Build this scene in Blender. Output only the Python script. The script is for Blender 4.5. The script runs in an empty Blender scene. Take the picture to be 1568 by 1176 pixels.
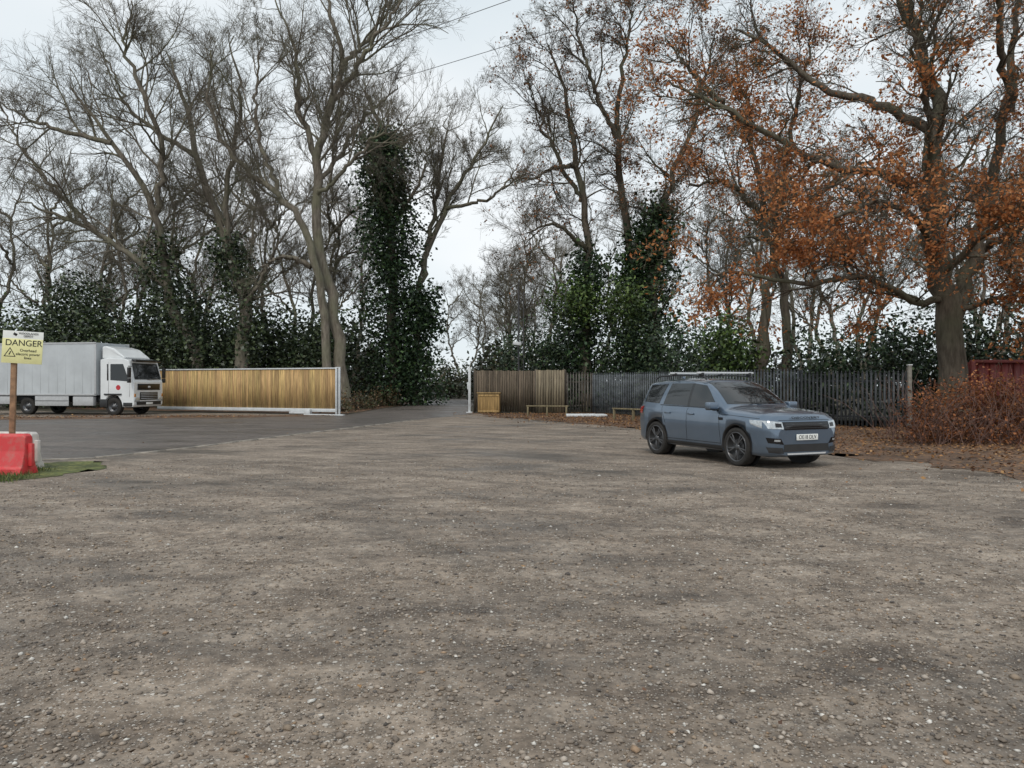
import bpy, bmesh, math, random
import numpy as np
from mathutils import Vector, Matrix
from mathutils.bvhtree import BVHTree
random.seed(3)
scene=bpy.context.scene
COL=scene.collection
# ------------------------------------------------------------------ node helpers
def newmat(name):
    m=bpy.data.materials.new(name); m.use_nodes=True
    nt=m.node_tree; b=nt.nodes["Principled BSDF"]; return m,nt,b
def nd(nt,t,**kw):
    n=nt.nodes.new(t)
    for k,v in kw.items():
        if k in n.inputs.keys(): 
            if isinstance(v,bpy.types.NodeSocket): nt.links.new(v,n.inputs[k])
            else: n.inputs[k].default_value=v
        else: setattr(n,k,v)
    return n
def ramp(nt,fac,stops):
    n=nt.nodes.new("ShaderNodeValToRGB"); nt.links.new(fac,n.inputs[0])
    e=n.color_ramp.elements
    while len(e)<len(stops): e.new(0.5)
    for i,(p,c) in enumerate(stops):
        e[i].position=p
        if not hasattr(c,'__len__'): c=(c,c,c)
        e[i].color=(*c,1)
    return n.outputs[0]
def mix(nt,f,a,b,mode='MIX'):
    n=nt.nodes.new("ShaderNodeMix"); n.data_type='RGBA'; n.blend_type=mode
    for i,v in ((0,f),(6,a),(7,b)):
        s=n.inputs[i]
        if isinstance(v,bpy.types.NodeSocket): nt.links.new(v,s)
        elif i==0: s.default_value=v
        else: s.default_value=(*v,1) if len(v)==3 else v
    return n.outputs[2]
def noise(nt,vec,scale,detail=4,rough=.55):
    n=nd(nt,"ShaderNodeTexNoise",Scale=scale,Detail=detail,Roughness=rough)
    nt.links.new(vec,n.inputs["Vector"]); return n.outputs["Fac"]
def objco(nt): return nt.nodes.new("ShaderNodeTexCoord").outputs["Object"]
def mapping(nt,vec,scale=(1,1,1),rot=(0,0,0),loc=(0,0,0)):
    n=nt.nodes.new("ShaderNodeMapping"); nt.links.new(vec,n.inputs[0]); n.inputs["Scale"].default_value=scale; n.inputs["Rotation"].default_value=rot; n.inputs["Location"].default_value=loc
    return n.outputs[0]
def bump(nt,b,h,strength=.4,dist=.01):
    n=nd(nt,"ShaderNodeBump",Strength=strength,Distance=dist); nt.links.new(h,n.inputs["Height"]); nt.links.new(n.outputs[0],b.inputs["Normal"])
def simple(name,c,rough=.5,metal=0,var=.15,scale=6,coat=0,bmp=0,spec=.5):
    m,nt,b=newmat(name)
    v=noise(nt,objco(nt),scale,3)
    c1=tuple(x*(1-var) for x in c); c2=tuple(min(1,x*(1+var)) for x in c)
    nt.links.new(ramp(nt,v,[(.3,c1),(.7,c2)]),b.inputs["Base Color"])
    b.inputs["Roughness"].default_value=rough; b.inputs["Metallic"].default_value=metal
    b.inputs["Coat Weight"].default_value=coat; b.inputs["Coat Roughness"].default_value=.05
    b.inputs["Specular IOR Level"].default_value=spec
    if bmp: bump(nt,b,noise(nt,objco(nt),scale*8,3),bmp,.01)
    return m
def attrmat(name,rough=.6,transl=0,bmp=0,grain=None,spec=.3):
    m,nt,b=newmat(name)
    a=nd(nt,"ShaderNodeAttribute",attribute_name="Col")
    c=a.outputs["Color"]
    if grain:
        g=noise(nt,mapping(nt,objco(nt),grain),1,4)
        c=mix(nt,1.0,c,ramp(nt,g,[(.3,.55),(.7,1.25)]),'MULTIPLY')
        if bmp: bump(nt,b,g,bmp,.005)
    nt.links.new(c,b.inputs["Base Color"])
    b.inputs["Roughness"].default_value=rough; b.inputs["Specular IOR Level"].default_value=spec
    if transl:
        t=nt.nodes.new("ShaderNodeBsdfTranslucent"); nt.links.new(c,t.inputs[0])
        mx=nt.nodes.new("ShaderNodeMixShader"); mx.inputs[0].default_value=transl
        nt.links.new(b.outputs[0],mx.inputs[1]); nt.links.new(t.outputs[0],mx.inputs[2])
        nt.links.new(mx.outputs[0],nt.nodes["Material Output"].inputs[0])
    return m
# ------------------------------------------------------------------ mesh helpers
def link(name,me,parent=None,mats=()):
    o=bpy.data.objects.new(name,me); COL.objects.link(o)
    for m in mats: me.materials.append(m)
    if parent: o.parent=parent
    return o
def empty(name,loc=(0,0,0),rz=0):
    o=bpy.data.objects.new(name,None); COL.objects.link(o); o.location=loc; o.rotation_euler=(0,0,rz); o.empty_display_size=.3
    return o
def arrmesh(name,V,F,col=None,smooth=False):
    me=bpy.data.meshes.new(name); V=np.asarray(V,dtype=np.float32); F=np.asarray(F,dtype=np.int32)
    k=F.shape[1]
    me.vertices.add(len(V)); me.vertices.foreach_set("co",V.ravel())
    me.loops.add(F.size); me.loops.foreach_set("vertex_index",F.ravel())
    me.polygons.add(len(F)); me.polygons.foreach_set("loop_start",np.arange(0,F.size,k,dtype=np.int32))
    if smooth: me.polygons.foreach_set("use_smooth",np.ones(len(F),dtype=bool))
    me.update(calc_edges=True)
    if col is not None:
        ca=me.color_attributes.new("Col",'FLOAT_COLOR','POINT')
        c=np.ones((len(V),4),dtype=np.float32); c[:,:3]=col; ca.data.foreach_set("color",c.ravel())
    return me
BOXF=np.array([[0,3,2,1],[4,5,6,7],[0,1,5,4],[1,2,6,5],[2,3,7,6],[3,0,4,7]])
class Boxes:
    def __init__(s): s.V=[];s.F=[];s.C=[];s.n=0
    def add(s,c,h,rz=0,col=(1,1,1),rx=0,ry=0,taper=1):
        sg=np.array([[-1,-1,-1],[1,-1,-1],[1,1,-1],[-1,1,-1],[-1,-1,1],[1,-1,1],[1,1,1],[-1,1,1]],float)
        v=sg*np.array(h); v[4:,:2]*=taper
        R=np.array((Matrix.Rotation(rz,3,'Z')@Matrix.Rotation(ry,3,'Y')@Matrix.Rotation(rx,3,'X')))
        s.V.append(v@R.T+np.array(c)); s.F.append(BOXF+s.n); s.n+=8; s.C.append(np.tile(col,(8,1)))
    def make(s,name,mat,parent=None,bev=0):
        me=arrmesh(name,np.vstack(s.V),np.vstack(s.F),np.vstack(s.C))
        o=link(name,me,parent,[mat])
        if bev:
            m=o.modifiers.new("b",'BEVEL'); m.width=bev; m.segments=2; m.limit_method='ANGLE'
        return o
def bbox(name,c,h,mat,parent=None,bev=.01,rz=0,rx=0,ry=0,taper=1,col=(1,1,1)):
    b=Boxes(); b.add((0,0,0),h,0,col,0,0,taper); o=b.make(name,mat,parent,bev); o.location=c; o.rotation_euler=(rx,ry,rz); return o
def prism(name,prof,y0,y1,mat,parent=None,bev=.03,seg=3):
    bm=bmesh.new(); a=[bm.verts.new((x,y0,z)) for x,z in prof]; b=[bm.verts.new((x,y1,z)) for x,z in prof]
    n=len(prof); bm.faces.new(a); bm.faces.new(b[::-1])
    for i in range(n): bm.faces.new((a[i],b[i],b[(i+1)%n],a[(i+1)%n]))
    bmesh.ops.recalc_face_normals(bm,faces=bm.faces)
    if bev: bmesh.ops.bevel(bm,geom=bm.edges[:],offset=bev,segments=seg,affect='EDGES',profile=.6)
    me=bpy.data.meshes.new(name); bm.to_mesh(me); bm.free()
    return link(name,me,parent,[mat])
def lathe(name,prof,mat,parent=None,seg=40,loc=(0,0,0)):
    V=[];F=[];n=len(prof)
    for i in range(seg):
        a=2*math.pi*i/seg
        for r,y in prof: V.append((r*math.cos(a),y,r*math.sin(a)))
    for i in range(seg):
        j=(i+1)%seg
        for k in range(n-1): F.append((i*n+k,j*n+k,j*n+k+1,i*n+k+1))
    me=arrmesh(name,V,F,smooth=True); o=link(name,me,parent,[mat]); o.location=loc; return o
def tubes(P,R,S,rng):
    N,K,_=P.shape
    T=np.gradient(P,axis=1); T/=np.linalg.norm(T,axis=2,keepdims=True)+1e-9
    ref=np.cross(T[:,0],rng.normal(size=(N,3))); ref=ref[:,None,:]
    u=ref-(ref*T).sum(2,keepdims=True)*T; u/=np.linalg.norm(u,axis=2,keepdims=True)+1e-9
    v=np.cross(T,u)
    a=np.arange(S)*2*np.pi/S
    V=P[:,:,None,:]+R[:,:,None,None]*(np.cos(a)[None,None,:,None]*u[:,:,None,:]+np.sin(a)[None,None,:,None]*v[:,:,None,:])
    idx=np.arange(N*K*S).reshape(N,K,S); nx=np.roll(idx,-1,axis=2)
    F=np.stack([idx[:,:-1],nx[:,:-1],nx[:,1:],idx[:,1:]],axis=-1).reshape(-1,4)
    return V.reshape(-1,3),F
def tube_obj(name,pts,r,mat,parent=None,S=8):
    P=np.array(pts,float)[None]; R=np.full((1,len(pts)),r) if not hasattr(r,'__len__') else np.array(r)[None]
    V,F=tubes(P,R,S,np.random.default_rng(1)); me=arrmesh(name,V,F,smooth=True); return link(name,me,parent,[mat])
def leaves(rng,C,size,col,flat=0.0,aspect=.55):
    N=len(C); a=rng.normal(size=(N,3)); a[:,2]*=(1-flat); a/=np.linalg.norm(a,axis=1,keepdims=True)
    b=rng.normal(size=(N,3)); b[:,2]*=(1-flat); b-= (a*b).sum(1,keepdims=True)*a; b/=np.linalg.norm(b,axis=1,keepdims=True)
    n=np.cross(a,b)
    s=size[:,None]
    V=np.stack([C-a*s, C+b*s*aspect+n*s*.2, C+a*s, C-b*s*aspect+n*s*.2],axis=1).reshape(-1,3)
    F=np.arange(4*N).reshape(N,4)
    return V,F,np.repeat(col,4,axis=0)
# ------------------------------------------------------------------ world / light / camera
w=bpy.data.worlds.new("World"); scene.world=w; w.use_nodes=True
nt=w.node_tree; bg=nt.nodes["Background"]
SE,SR=math.radians(48),math.radians(200)
sky=nd(nt,"ShaderNodeTexSky",sky_type='NISHITA',sun_disc=False,sun_elevation=SE,sun_rotation=SR)
hs=nd(nt,"ShaderNodeHueSaturation",Saturation=.6,Color=sky.outputs[0])
tc=nt.nodes.new("ShaderNodeTexCoord").outputs["Generated"]
cn=noise(nt,mapping(nt,tc,(1,1,2.6)),1.7,3,.5)
cloud=ramp(nt,cn,[(.3,(.62,.71,.77)),(.5,(.75,.82,.86)),(.70,(.91,.94,.955))])
cl10=nd(nt,"ShaderNodeVectorMath",operation='SCALE'); nt.links.new(cloud,cl10.inputs[0]); cl10.inputs["Scale"].default_value=11.2
nt.links.new(mix(nt,.88,hs.outputs[0],cl10.outputs[0]),bg.inputs[0]); bg.inputs[1].default_value=.1
sl=bpy.data.lights.new("sun","SUN"); sl.energy=1.3; sl.angle=math.radians(16); sl.color=(1,.93,.84)
so=bpy.data.objects.new("sun",sl); COL.objects.link(so)
sd=Vector((math.sin(SR)*math.cos(SE),math.cos(SR)*math.cos(SE),math.sin(SE)))
so.rotation_euler=sd.to_track_quat('Z','Y').to_euler(); so.location=(0,-20,40)
cam=bpy.data.cameras.new("camera"); cam.sensor_width=36; cam.lens=27.05; cam.clip_end=2000
co=bpy.data.objects.new("camera",cam); COL.objects.link(co); co.location=(0,0,1.6); co.rotation_euler=(math.radians(90),0,0); scene.camera=co
scene.view_settings.view_transform='Standard'; scene.view_settings.look='None'; scene.view_settings.exposure=0
# ------------------------------------------------------------------ ground materials
def gravel_mat(name,dark,mid,light,stone=.8,damp=.5,rough=(.42,.85)):
    m,nt,b=newmat(name); v=objco(nt)
    n1=noise(nt,mapping(nt,v,(.8,1.5,1),(0,0,-.2)),.30,5,.62); n2=noise(nt,mapping(nt,v,(.7,1.25,1),(0,0,.3)),1.5,5,.68); n3=noise(nt,v,10,4,.7)
    # wheel-track arcs: noise stretched along circles about the turning point
    sub=nd(nt,"ShaderNodeVectorMath",operation='SUBTRACT'); nt.links.new(v,sub.inputs[0]); sub.inputs[1].default_value=(-14,-2,0)
    ln=nd(nt,"ShaderNodeVectorMath",operation='LENGTH'); nt.links.new(sub.outputs[0],ln.inputs[0])
    cb=nt.nodes.new("ShaderNodeCombineXYZ"); nt.links.new(ln.outputs["Value"],cb.inputs[0])
    ad0=nd(nt,"ShaderNodeVectorMath",operation='MULTIPLY_ADD'); nt.links.new(v,ad0.inputs[0]); ad0.inputs[1].default_value=(.1,.1,0); nt.links.new(cb.outputs[0],ad0.inputs[2])
    n4=noise(nt,ad0.outputs[0],1.7,4,.6)
    base=ramp(nt,n2,[(.34,dark),(.48,mid),(.64,light)])
    base=mix(nt,1.0,base,ramp(nt,n1,[(.36,damp),(.45,.84),(.56,1.0),(.72,1.16)]),'MULTIPLY')
    base=mix(nt,1.0,base,ramp(nt,n4,[(.34,.68),(.5,1.0),(.66,1.12)]),'MULTIPLY')
    base=mix(nt,1.0,base,ramp(nt,n3,[(.3,.5),(.7,1.4)]),'MULTIPLY')
    col=base; h=None
    for sc,thr,f in ((80,.45,.9),(42,.60,1.0),(22,.82,1.0)):
        vo=nd(nt,"ShaderNodeTexVoronoi",Scale=sc,Randomness=1.0); nt.links.new(v,vo.inputs["Vector"])
        sp=nt.nodes.new("ShaderNodeSeparateColor"); nt.links.new(vo.outputs["Color"],sp.inputs[0])
        pres=ramp(nt,sp.outputs[0],[(thr,0),(min(thr+.05,.99),1)])
        rnd=ramp(nt,vo.outputs["Distance"],[(.28,1),(.42,0)])
        mask=nd(nt,"ShaderNodeMath",operation='MULTIPLY'); nt.links.new(pres,mask.inputs[0]); nt.links.new(rnd,mask.inputs[1])
        m2=nd(nt,"ShaderNodeMath",operation='MULTIPLY'); nt.links.new(mask.outputs[0],m2.inputs[0]); m2.inputs[1].default_value=f*stone
        sc_=ramp(nt,sp.outputs[1],[(.0,(.10,.085,.075)),(.35,(.27,.225,.185)),(.7,(.44,.39,.335)),(1,(.70,.66,.60))])
        sc_=mix(nt,1.0,sc_,ramp(nt,n1,[(.36,.55),(.56,1.0)]),'MULTIPLY')
        col=mix(nt,m2.outputs[0],col,sc_)
        if sc==80: continue
        if h is None: h=mask.outputs[0]
        else:
            ad=nd(nt,"ShaderNodeMath",operation='ADD'); nt.links.new(h,ad.inputs[0]); nt.links.new(mask.outputs[0],ad.inputs[1]); h=ad.outputs[0]
    ad=nd(nt,"ShaderNodeMath",operation='ADD'); nt.links.new(h,ad.inputs[0]); nt.links.new(n3,ad.inputs[1])
    nt.links.new(col,b.inputs["Base Color"]); b.inputs["Specular IOR Level"].default_value=.4
    nt.links.new(ramp(nt,n1,[(.36,rough[0]),(.52,rough[1])]),b.inputs["Roughness"])
    bump(nt,b,ad.outputs[0],.8,.010)
    return m
M_gravel=gravel_mat("gravel",(.125,.096,.073),(.225,.178,.137),(.32,.262,.208))
M_road=gravel_mat("worn_asphalt",(.095,.079,.070),(.13,.109,.096),(.165,.14,.122),stone=.15,damp=.75,rough=(.3,.55))
def litter_mat(name,a,b_,c_):
    m,nt,b=newmat(name); v=objco(nt)
    vo=nd(nt,"ShaderNodeTexVoronoi",Scale=13); nt.links.new(v,vo.inputs["Vector"])
    sp=nt.nodes.new("ShaderNodeSeparateColor"); nt.links.new(vo.outputs["Color"],sp.inputs[0])
    c=ramp(nt,sp.outputs[0],[(.0,a),(.5,b_),(1,c_)])
    c=mix(nt,1.0,c,ramp(nt,noise(nt,v,.9,5,.65),[(.35,.35),(.65,1.25)]),'MULTIPLY')
    nt.links.new(c,b.inputs["Base Color"]); b.inputs["Roughness"].default_value=.85
    bump(nt,b,vo.outputs["Distance"],.7,.03); return m
M_litter=litter_mat("leaf_litter",(.085,.055,.038),(.15,.088,.053),(.24,.135,.07))
M_floor=litter_mat("woodland_floor",(.03,.035,.018),(.055,.05,.03),(.085,.06,.035))
M_moss=litter_mat("mossy_grass",(.06,.085,.025),(.12,.14,.035),(.21,.21,.06))
def sheet(name,pts,z,mat,jit=.25,step=.6,seed=0,parent=None):
    rng=random.Random(seed); out=[]
    n=len(pts)
    for i in range(n):
        a=Vector(pts[i]); b=Vector(pts[(i+1)%n]); L=(b-a).length; k=max(1,int(L/step)) if L<60 else 1
        for j in range(k):
            p=a.lerp(b,j/k); s=jit if 0<j else jit*.3
            out.append((p.x+rng.uniform(-s,s),p.y+rng.uniform(-s,s)))
    bm=bmesh.new(); bm.faces.new([bm.verts.new((x,y,z)) for x,y in out]); bmesh.ops.triangulate(bm,faces=bm.faces[:])
    bmesh.ops.recalc_face_normals(bm,faces=bm.faces)
    for f in bm.faces:
        if f.normal.z<0: f.normal_flip()
    me=bpy.data.meshes.new(name); bm.to_mesh(me); bm.free(); return link(name,me,parent,[mat])
sheet("ground",[(-600,-600),(600,-600),(600,600),(-600,600)],0,M_floor,0,9999)
sheet("gravel_car_park",[(-45,-25),(45,-25),(45,12),(14,22),(5.2,38.5),(-2.2,42.5),(-9,40.5),(-45,50)],.004,M_gravel,.1,2)
near=[(-2.2,41.2),(-4.2,34.3),(-5.8,28),(-7.1,23),(-7.98,19.4),(-8.97,16.6),(-11,15.6),(-16,14.6),(-45,12)]
sheet("access_road",near+[(-45,36.5),(-22,34),(-13.5,36),(-9,38.5),(-8.5,41),(-8.4,50),(-7.4,60),(-8.2,72),(-14,84),(-40,92),(-40,97),(-12,92),(-4.5,80),(-3.0,60),(-2.6,44)],.008,M_road,.09,.9,4)
M_conc=simple("weathered_concrete",(.30,.27,.23),.85,var=.35,scale=5,bmp=.3)
kb=Boxes()
for (a,b) in zip(near[1:6],near[2:7]):
    a=Vector(a);b=Vector(b); L=(b-a).length; n=int(L/.9)
    for i in range(n):
        p=a.lerp(b,(i+.5)/n); d=b-a
        kb.add((p.x,p.y,.004+random.uniform(-.006,.004)),(L/n*.47,.06,.02),math.atan2(d.y,d.x)+random.uniform(-.02,.02))
kb.make("road_edging",M_conc)
litter_poly=[(-2.0,41.8),(-.9,37.5),(1.5,33),(4.5,27.5),(6.2,21.5),(7.4,17.8),(8.6,13.4),(12,9.5),(30,4),(40,30),(14.5,30),(13.8,27.3),(8.5,34.3),(4.4,42.2)]
sheet("leaf_litter_verge",litter_poly,.012,M_litter,.45,.35,2)
bank=[(-8.9,40.6),(-8.7,46),(-8.6,52),(-7.6,60),(-8.4,71),(-14,80),(-30,80),(-30,50),(-20,45.2),(-9.6,40.9)]
sheet("leaf_litter_bank",bank,.012,M_litter,.2,.6,3)
sheet("leaf_strip",[(-30,33.5),(-22,34.2),(-13.5,36.2),(-9.2,38.6),(-9.3,39.3),(-14,38.6),(-20,37),(-32,37)],.011,M_litter,.25,.6,5)
sheet("grass_patch",[(-12.5,12.2),(-9.0,11.9),(-8.2,12.7),(-7.9,13.6),(-7.7,14.6),(-8.4,15.8),(-10.5,15.2),(-13,14.6)],.012,M_moss,.22,.2,6)
# relief of the rutted gravel nearest the viewpoint (2-3 cm of real height)
_vl=np.random.default_rng(99).random((64,64))
def vn(x,y):
    xi=np.floor(x).astype(int);yi=np.floor(y).astype(int);fx=x-xi;fy=y-yi;fx=fx*fx*(3-2*fx);fy=fy*fy*(3-2*fy)
    g=lambda i,j:_vl[i%64,j%64]
    return (g(xi,yi)*(1-fx)+g(xi+1,yi)*fx)*(1-fy)+(g(xi,yi+1)*(1-fx)+g(xi+1,yi+1)*fx)*fy
def relief(x,y):
    h=.5*vn(x*.9+.35*y,y*1.5)+.27*vn(x*2.3,y*2.9+7)+.15*vn(x*5.3,y*6.1)+.08*vn(x*12,y*13)
    r=np.hypot(x+14,y+2); h+=.16*np.sin(r*4.2+2*vn(x*.4,y*.4))*vn(x*.5+9,y*.5)
    f=np.clip((14-y)/2.5,0,1)*np.clip((y-.5)/1,0,1)*np.clip((13.5-np.abs(x))/1.5,0,1)
    f*=np.clip((13.4-1.147*(x-8.6)-y-.6)/2,0,1)*np.clip(np.maximum((11.3-y)/1.5,(x+7.3)/1.5),0,1)
    return np.where(f>0,f*np.clip(h-.12,0,1)*.062,-.004)
gx=np.linspace(-13.5,13.5,420);gy_=np.linspace(.5,14,330); XX,YY=np.meshgrid(gx,gy_,indexing='ij')
V=np.stack([XX,YY,.003+relief(XX,YY)],-1).reshape(-1,3); idx=np.arange(420*330).reshape(420,330)
F=np.stack([idx[:-1,:-1],idx[1:,:-1],idx[1:,1:],idx[:-1,1:]],-1).reshape(-1,4)
link("gravel_ruts",arrmesh("gravel_ruts",V,F,smooth=True),None,[M_gravel])
def inpoly(P,poly):
    x,y=P[:,0],P[:,1]; c=np.zeros(len(P),bool); n=len(poly)
    for i in range(n):
        x1,y1=poly[i]; x2,y2=poly[(i+1)%n]
        if y1==y2: continue
        k=((y1>y)!=(y2>y))&(x<(x2-x1)*(y-y1)/(y2-y1)+x1); c^=k
    return c
M_leafl=attrmat("dead_leaf",.7)
rng=np.random.default_rng(5)
def scatter(poly,n,spread,rng):
    p=np.array(poly); lo=p.min(0);hi=p.max(0); hi=np.minimum(hi,[26,80]); lo=np.maximum(lo,[-30,3])
    Q=rng.uniform(lo,hi,size=(n*3,2)); Q=Q[inpoly(Q,poly)][:n]
    # drift into uneven heaps
    dd=vn(Q[:,0]*.8,Q[:,1]*.8)>rng.random(len(Q))*.75; Q=Q[dd]
    Q+=rng.normal(size=Q.shape)*spread*rng.random((len(Q),1))**2; return Q
Qs=[scatter(litter_poly,42000,1.7,rng),scatter(bank,9000,.5,rng),scatter([(-30,33.3),(-9,38.3),(-9,39.4),(-30,38)],4000,.6,rng)]
N1=sum(len(q) for q in Qs); Qs.append(rng.uniform([-12,2.5],[14,28],size=(420,2)))
Q=np.vstack(Qs); N=len(Q)
pal=np.array([(.27,.13,.055),(.33,.17,.07),(.18,.09,.05),(.12,.065,.04),(.40,.23,.10)])
sz=rng.uniform(.028,.06,N); sz[N1:]*=.42
C=np.column_stack([Q,np.full(N,.022)+rng.random(N)*.03]); C[:,2]+=np.maximum(relief(Q[:,0],Q[:,1]),0)
V,F,cc=leaves(rng,C,sz,pal[rng.integers(0,5,N)]*rng.uniform(.5,1.15,(N,1)),flat=.8)
V[:,2]=np.maximum(V[:,2],.014)
link("fallen_leaves",arrmesh("fallen_leaves",V,F,cc),None,[M_leafl])
# loose stones (one object)
iv=np.array([(1,0,0),(0,1,0),(-1,0,0),(0,-1,0),(0,0,1),(0,0,-1),(.6,.6,.45),(-.6,.6,.4)],float); iff=np.array([(0,6,4),(6,1,4),(1,7,4),(7,2,4),(2,3,4),(3,0,4),(0,3,5),(3,2,5),(2,7,5),(7,1,5),(1,6,5),(6,0,5)]); NV=len(iv)
N=70000; D=2.2+(rng.random(N)**1.5)*14; X=rng.uniform(-1,1,N)*(.76*D+1.0)
keep=~((X>2.9)&(D>14))&~((X<-7.6)&(D>11.5))&(vn(X*1.3,D*1.6)>rng.random(N)*.45); X=X[keep];D=D[keep];N=len(X)
s=np.exp(rng.normal(-4.98,.47,N)); s=np.clip(s,.0028,.024)
iv3=iv[None]*(1+rng.uniform(-.25,.25,(N,NV,1)))*(s[:,None,None]*np.stack([rng.uniform(.8,1.5,N),rng.uniform(.7,1.1,N),rng.uniform(.45,.8,N)],1)[:,None,:])
a=rng.random(N)*6.28; ca,sa=np.cos(a)[:,None],np.sin(a)[:,None]
x=iv3[:,:,0]*ca-iv3[:,:,1]*sa; y=iv3[:,:,0]*sa+iv3[:,:,1]*ca
zz=.004+np.maximum(relief(X,D),0)+s*.18
V=np.stack([x+X[:,None],y+D[:,None],iv3[:,:,2]+zz[:,None]],-1).reshape(-1,3)
F=(iff[None]+(np.arange(N)*NV)[:,None,None]).reshape(-1,3)
sp_=np.array([(.20,.165,.135),(.32,.265,.215),(.42,.365,.31),(.27,.21,.155),(.64,.61,.56),(.12,.105,.095),(.34,.235,.155)])
cc=sp_[rng.choice(7,N,p=[.29,.27,.17,.13,.04,.075,.025])]*rng.uniform(.75,1.15,(N,1))
link("loose_gravel",arrmesh("loose_gravel",V,F,np.repeat(cc,NV,axis=0)),None,[attrmat("gravel_stone",.75)])
def grass(name,n,pts,h,rng):
    P=np.array(pts)[rng.integers(0,len(pts),n)]+rng.normal(size=(n,2))*.13
    H=h*rng.uniform(.4,1.2,n); d=rng.normal(size=(n,2))*.35*H[:,None]; wd=rng.normal(size=(n,2)); wd/=np.linalg.norm(wd,axis=1,keepdims=True); wd*=.006
    z=np.zeros((n,1))
    A=np.column_stack([P-wd,z]);B=np.column_stack([P+wd,z]);Cc=np.column_stack([P+d*.4+wd*.7,H*.6]);Dd=np.column_stack([P+d*.4-wd*.7,H*.6]);E=np.column_stack([P+d,H])
    V=np.stack([A,B,Cc,Dd,E],1).reshape(-1,3); i=np.arange(n)[:,None]*5
    F=np.vstack([i+np.array([[0,1,2]]),i+np.array([[0,2,3]]),i+np.array([[3,2,4]])])
    c=np.array([(.08,.12,.035),(.12,.16,.04),(.2,.2,.07),(.055,.08,.03)])[rng.integers(0,4,n)]
    link(name,arrmesh(name,V,F,np.repeat(c,5,0)),None,[attrmat("grass_blade",.6)])
gp=[(rng.uniform(-12,-8.3),rng.uniform(12.1,13.2)) for _ in range(60)]+[(rng.uniform(-9.3,-8.5),rng.uniform(13.2,14.4)) for _ in range(26)]
grass("grass_tufts",3600,gp,.10,rng)
# ------------------------------------------------------------------ trees
def bark(name,c1,c2,c3):
    m,nt,b=newmat(name); v=objco(nt)
    n=noise(nt,mapping(nt,v,(7,7,1.6)),1,4,.65); g=noise(nt,v,.6,2)
    c=ramp(nt,n,[(.3,c1),(.65,c2)]); c=mix(nt,ramp(nt,g,[(.45,0),(.65,.6)]),c,c3)
    nt.links.new(c,b.inputs["Base Color"]); b.inputs["Roughness"].default_value=.9; b.inputs["Specular IOR Level"].default_value=.1
    bump(nt,b,n,.8,.04); return m
M_bark=bark("bark",(.095,.08,.064),(.25,.22,.18),(.18,.185,.12))
M_bark2=bark("oak_bark",(.06,.05,.04),(.165,.14,.11),(.125,.13,.085))
M_ever=attrmat("evergreen_leaf",.42,0,spec=.45)
M_autumn=attrmat("autumn_leaf",.6,.35)
def cr(pts,K,rng,wob):
    p=np.array(pts,float); p=np.vstack([2*p[0]-p[1],p,2*p[-1]-p[-2]]); n=len(p)-3
    out=[]
    for t in np.linspace(0,n-1e-6,K):
        i=int(t);f=t-i; a,b,c,d=p[i:i+4]
        out.append(.5*((2*b)+(-a+c)*f+(2*a-5*b+4*c-d)*f*f+(-a+3*b-3*c+d)*f**3))
    out=np.array(out); wv=rng.normal(size=(K,3))*wob; wv[0]=0; wv[:,2]*=.4
    return out+wv
def branch(rng,S0,D0,L,R0,K,wander,trop,end=.35):
    N=len(S0); P=np.zeros((N,K,3)); P[:,0]=S0; d=D0.copy()
    for k in range(1,K):
        d=d+rng.normal(size=(N,3))*wander+np.array([0,0,trop])/K
        d/=np.linalg.norm(d,axis=1,keepdims=True); P[:,k]=P[:,k-1]+d*(L/(K-1))[:,None]
    R=R0[:,None]*np.linspace(1,end,K)[None]; return P,R
def spawn(rng,P,R,par,tmin,amin,amax):
    n=len(par);K=P.shape[1]; t=tmin[par]+(1-tmin[par])*rng.random(n)
    f=t*(K-1); i=np.minimum(f.astype(int),K-2); f=f-i
    S=P[par,i]*(1-f)[:,None]+P[par,i+1]*f[:,None]; T=P[par,i+1]-P[par,i]; T/=np.linalg.norm(T,axis=1,keepdims=True)+1e-9
    r=R[par,i]*(1-f)+R[par,i+1]*f
    q=rng.normal(size=(n,3)); q-=(q*T).sum(1,keepdims=True)*T; q/=np.linalg.norm(q,axis=1,keepdims=True)
    a=rng.uniform(amin,amax,n)[:,None]; return S,T*np.cos(a)+q*np.sin(a),r,t
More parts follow.
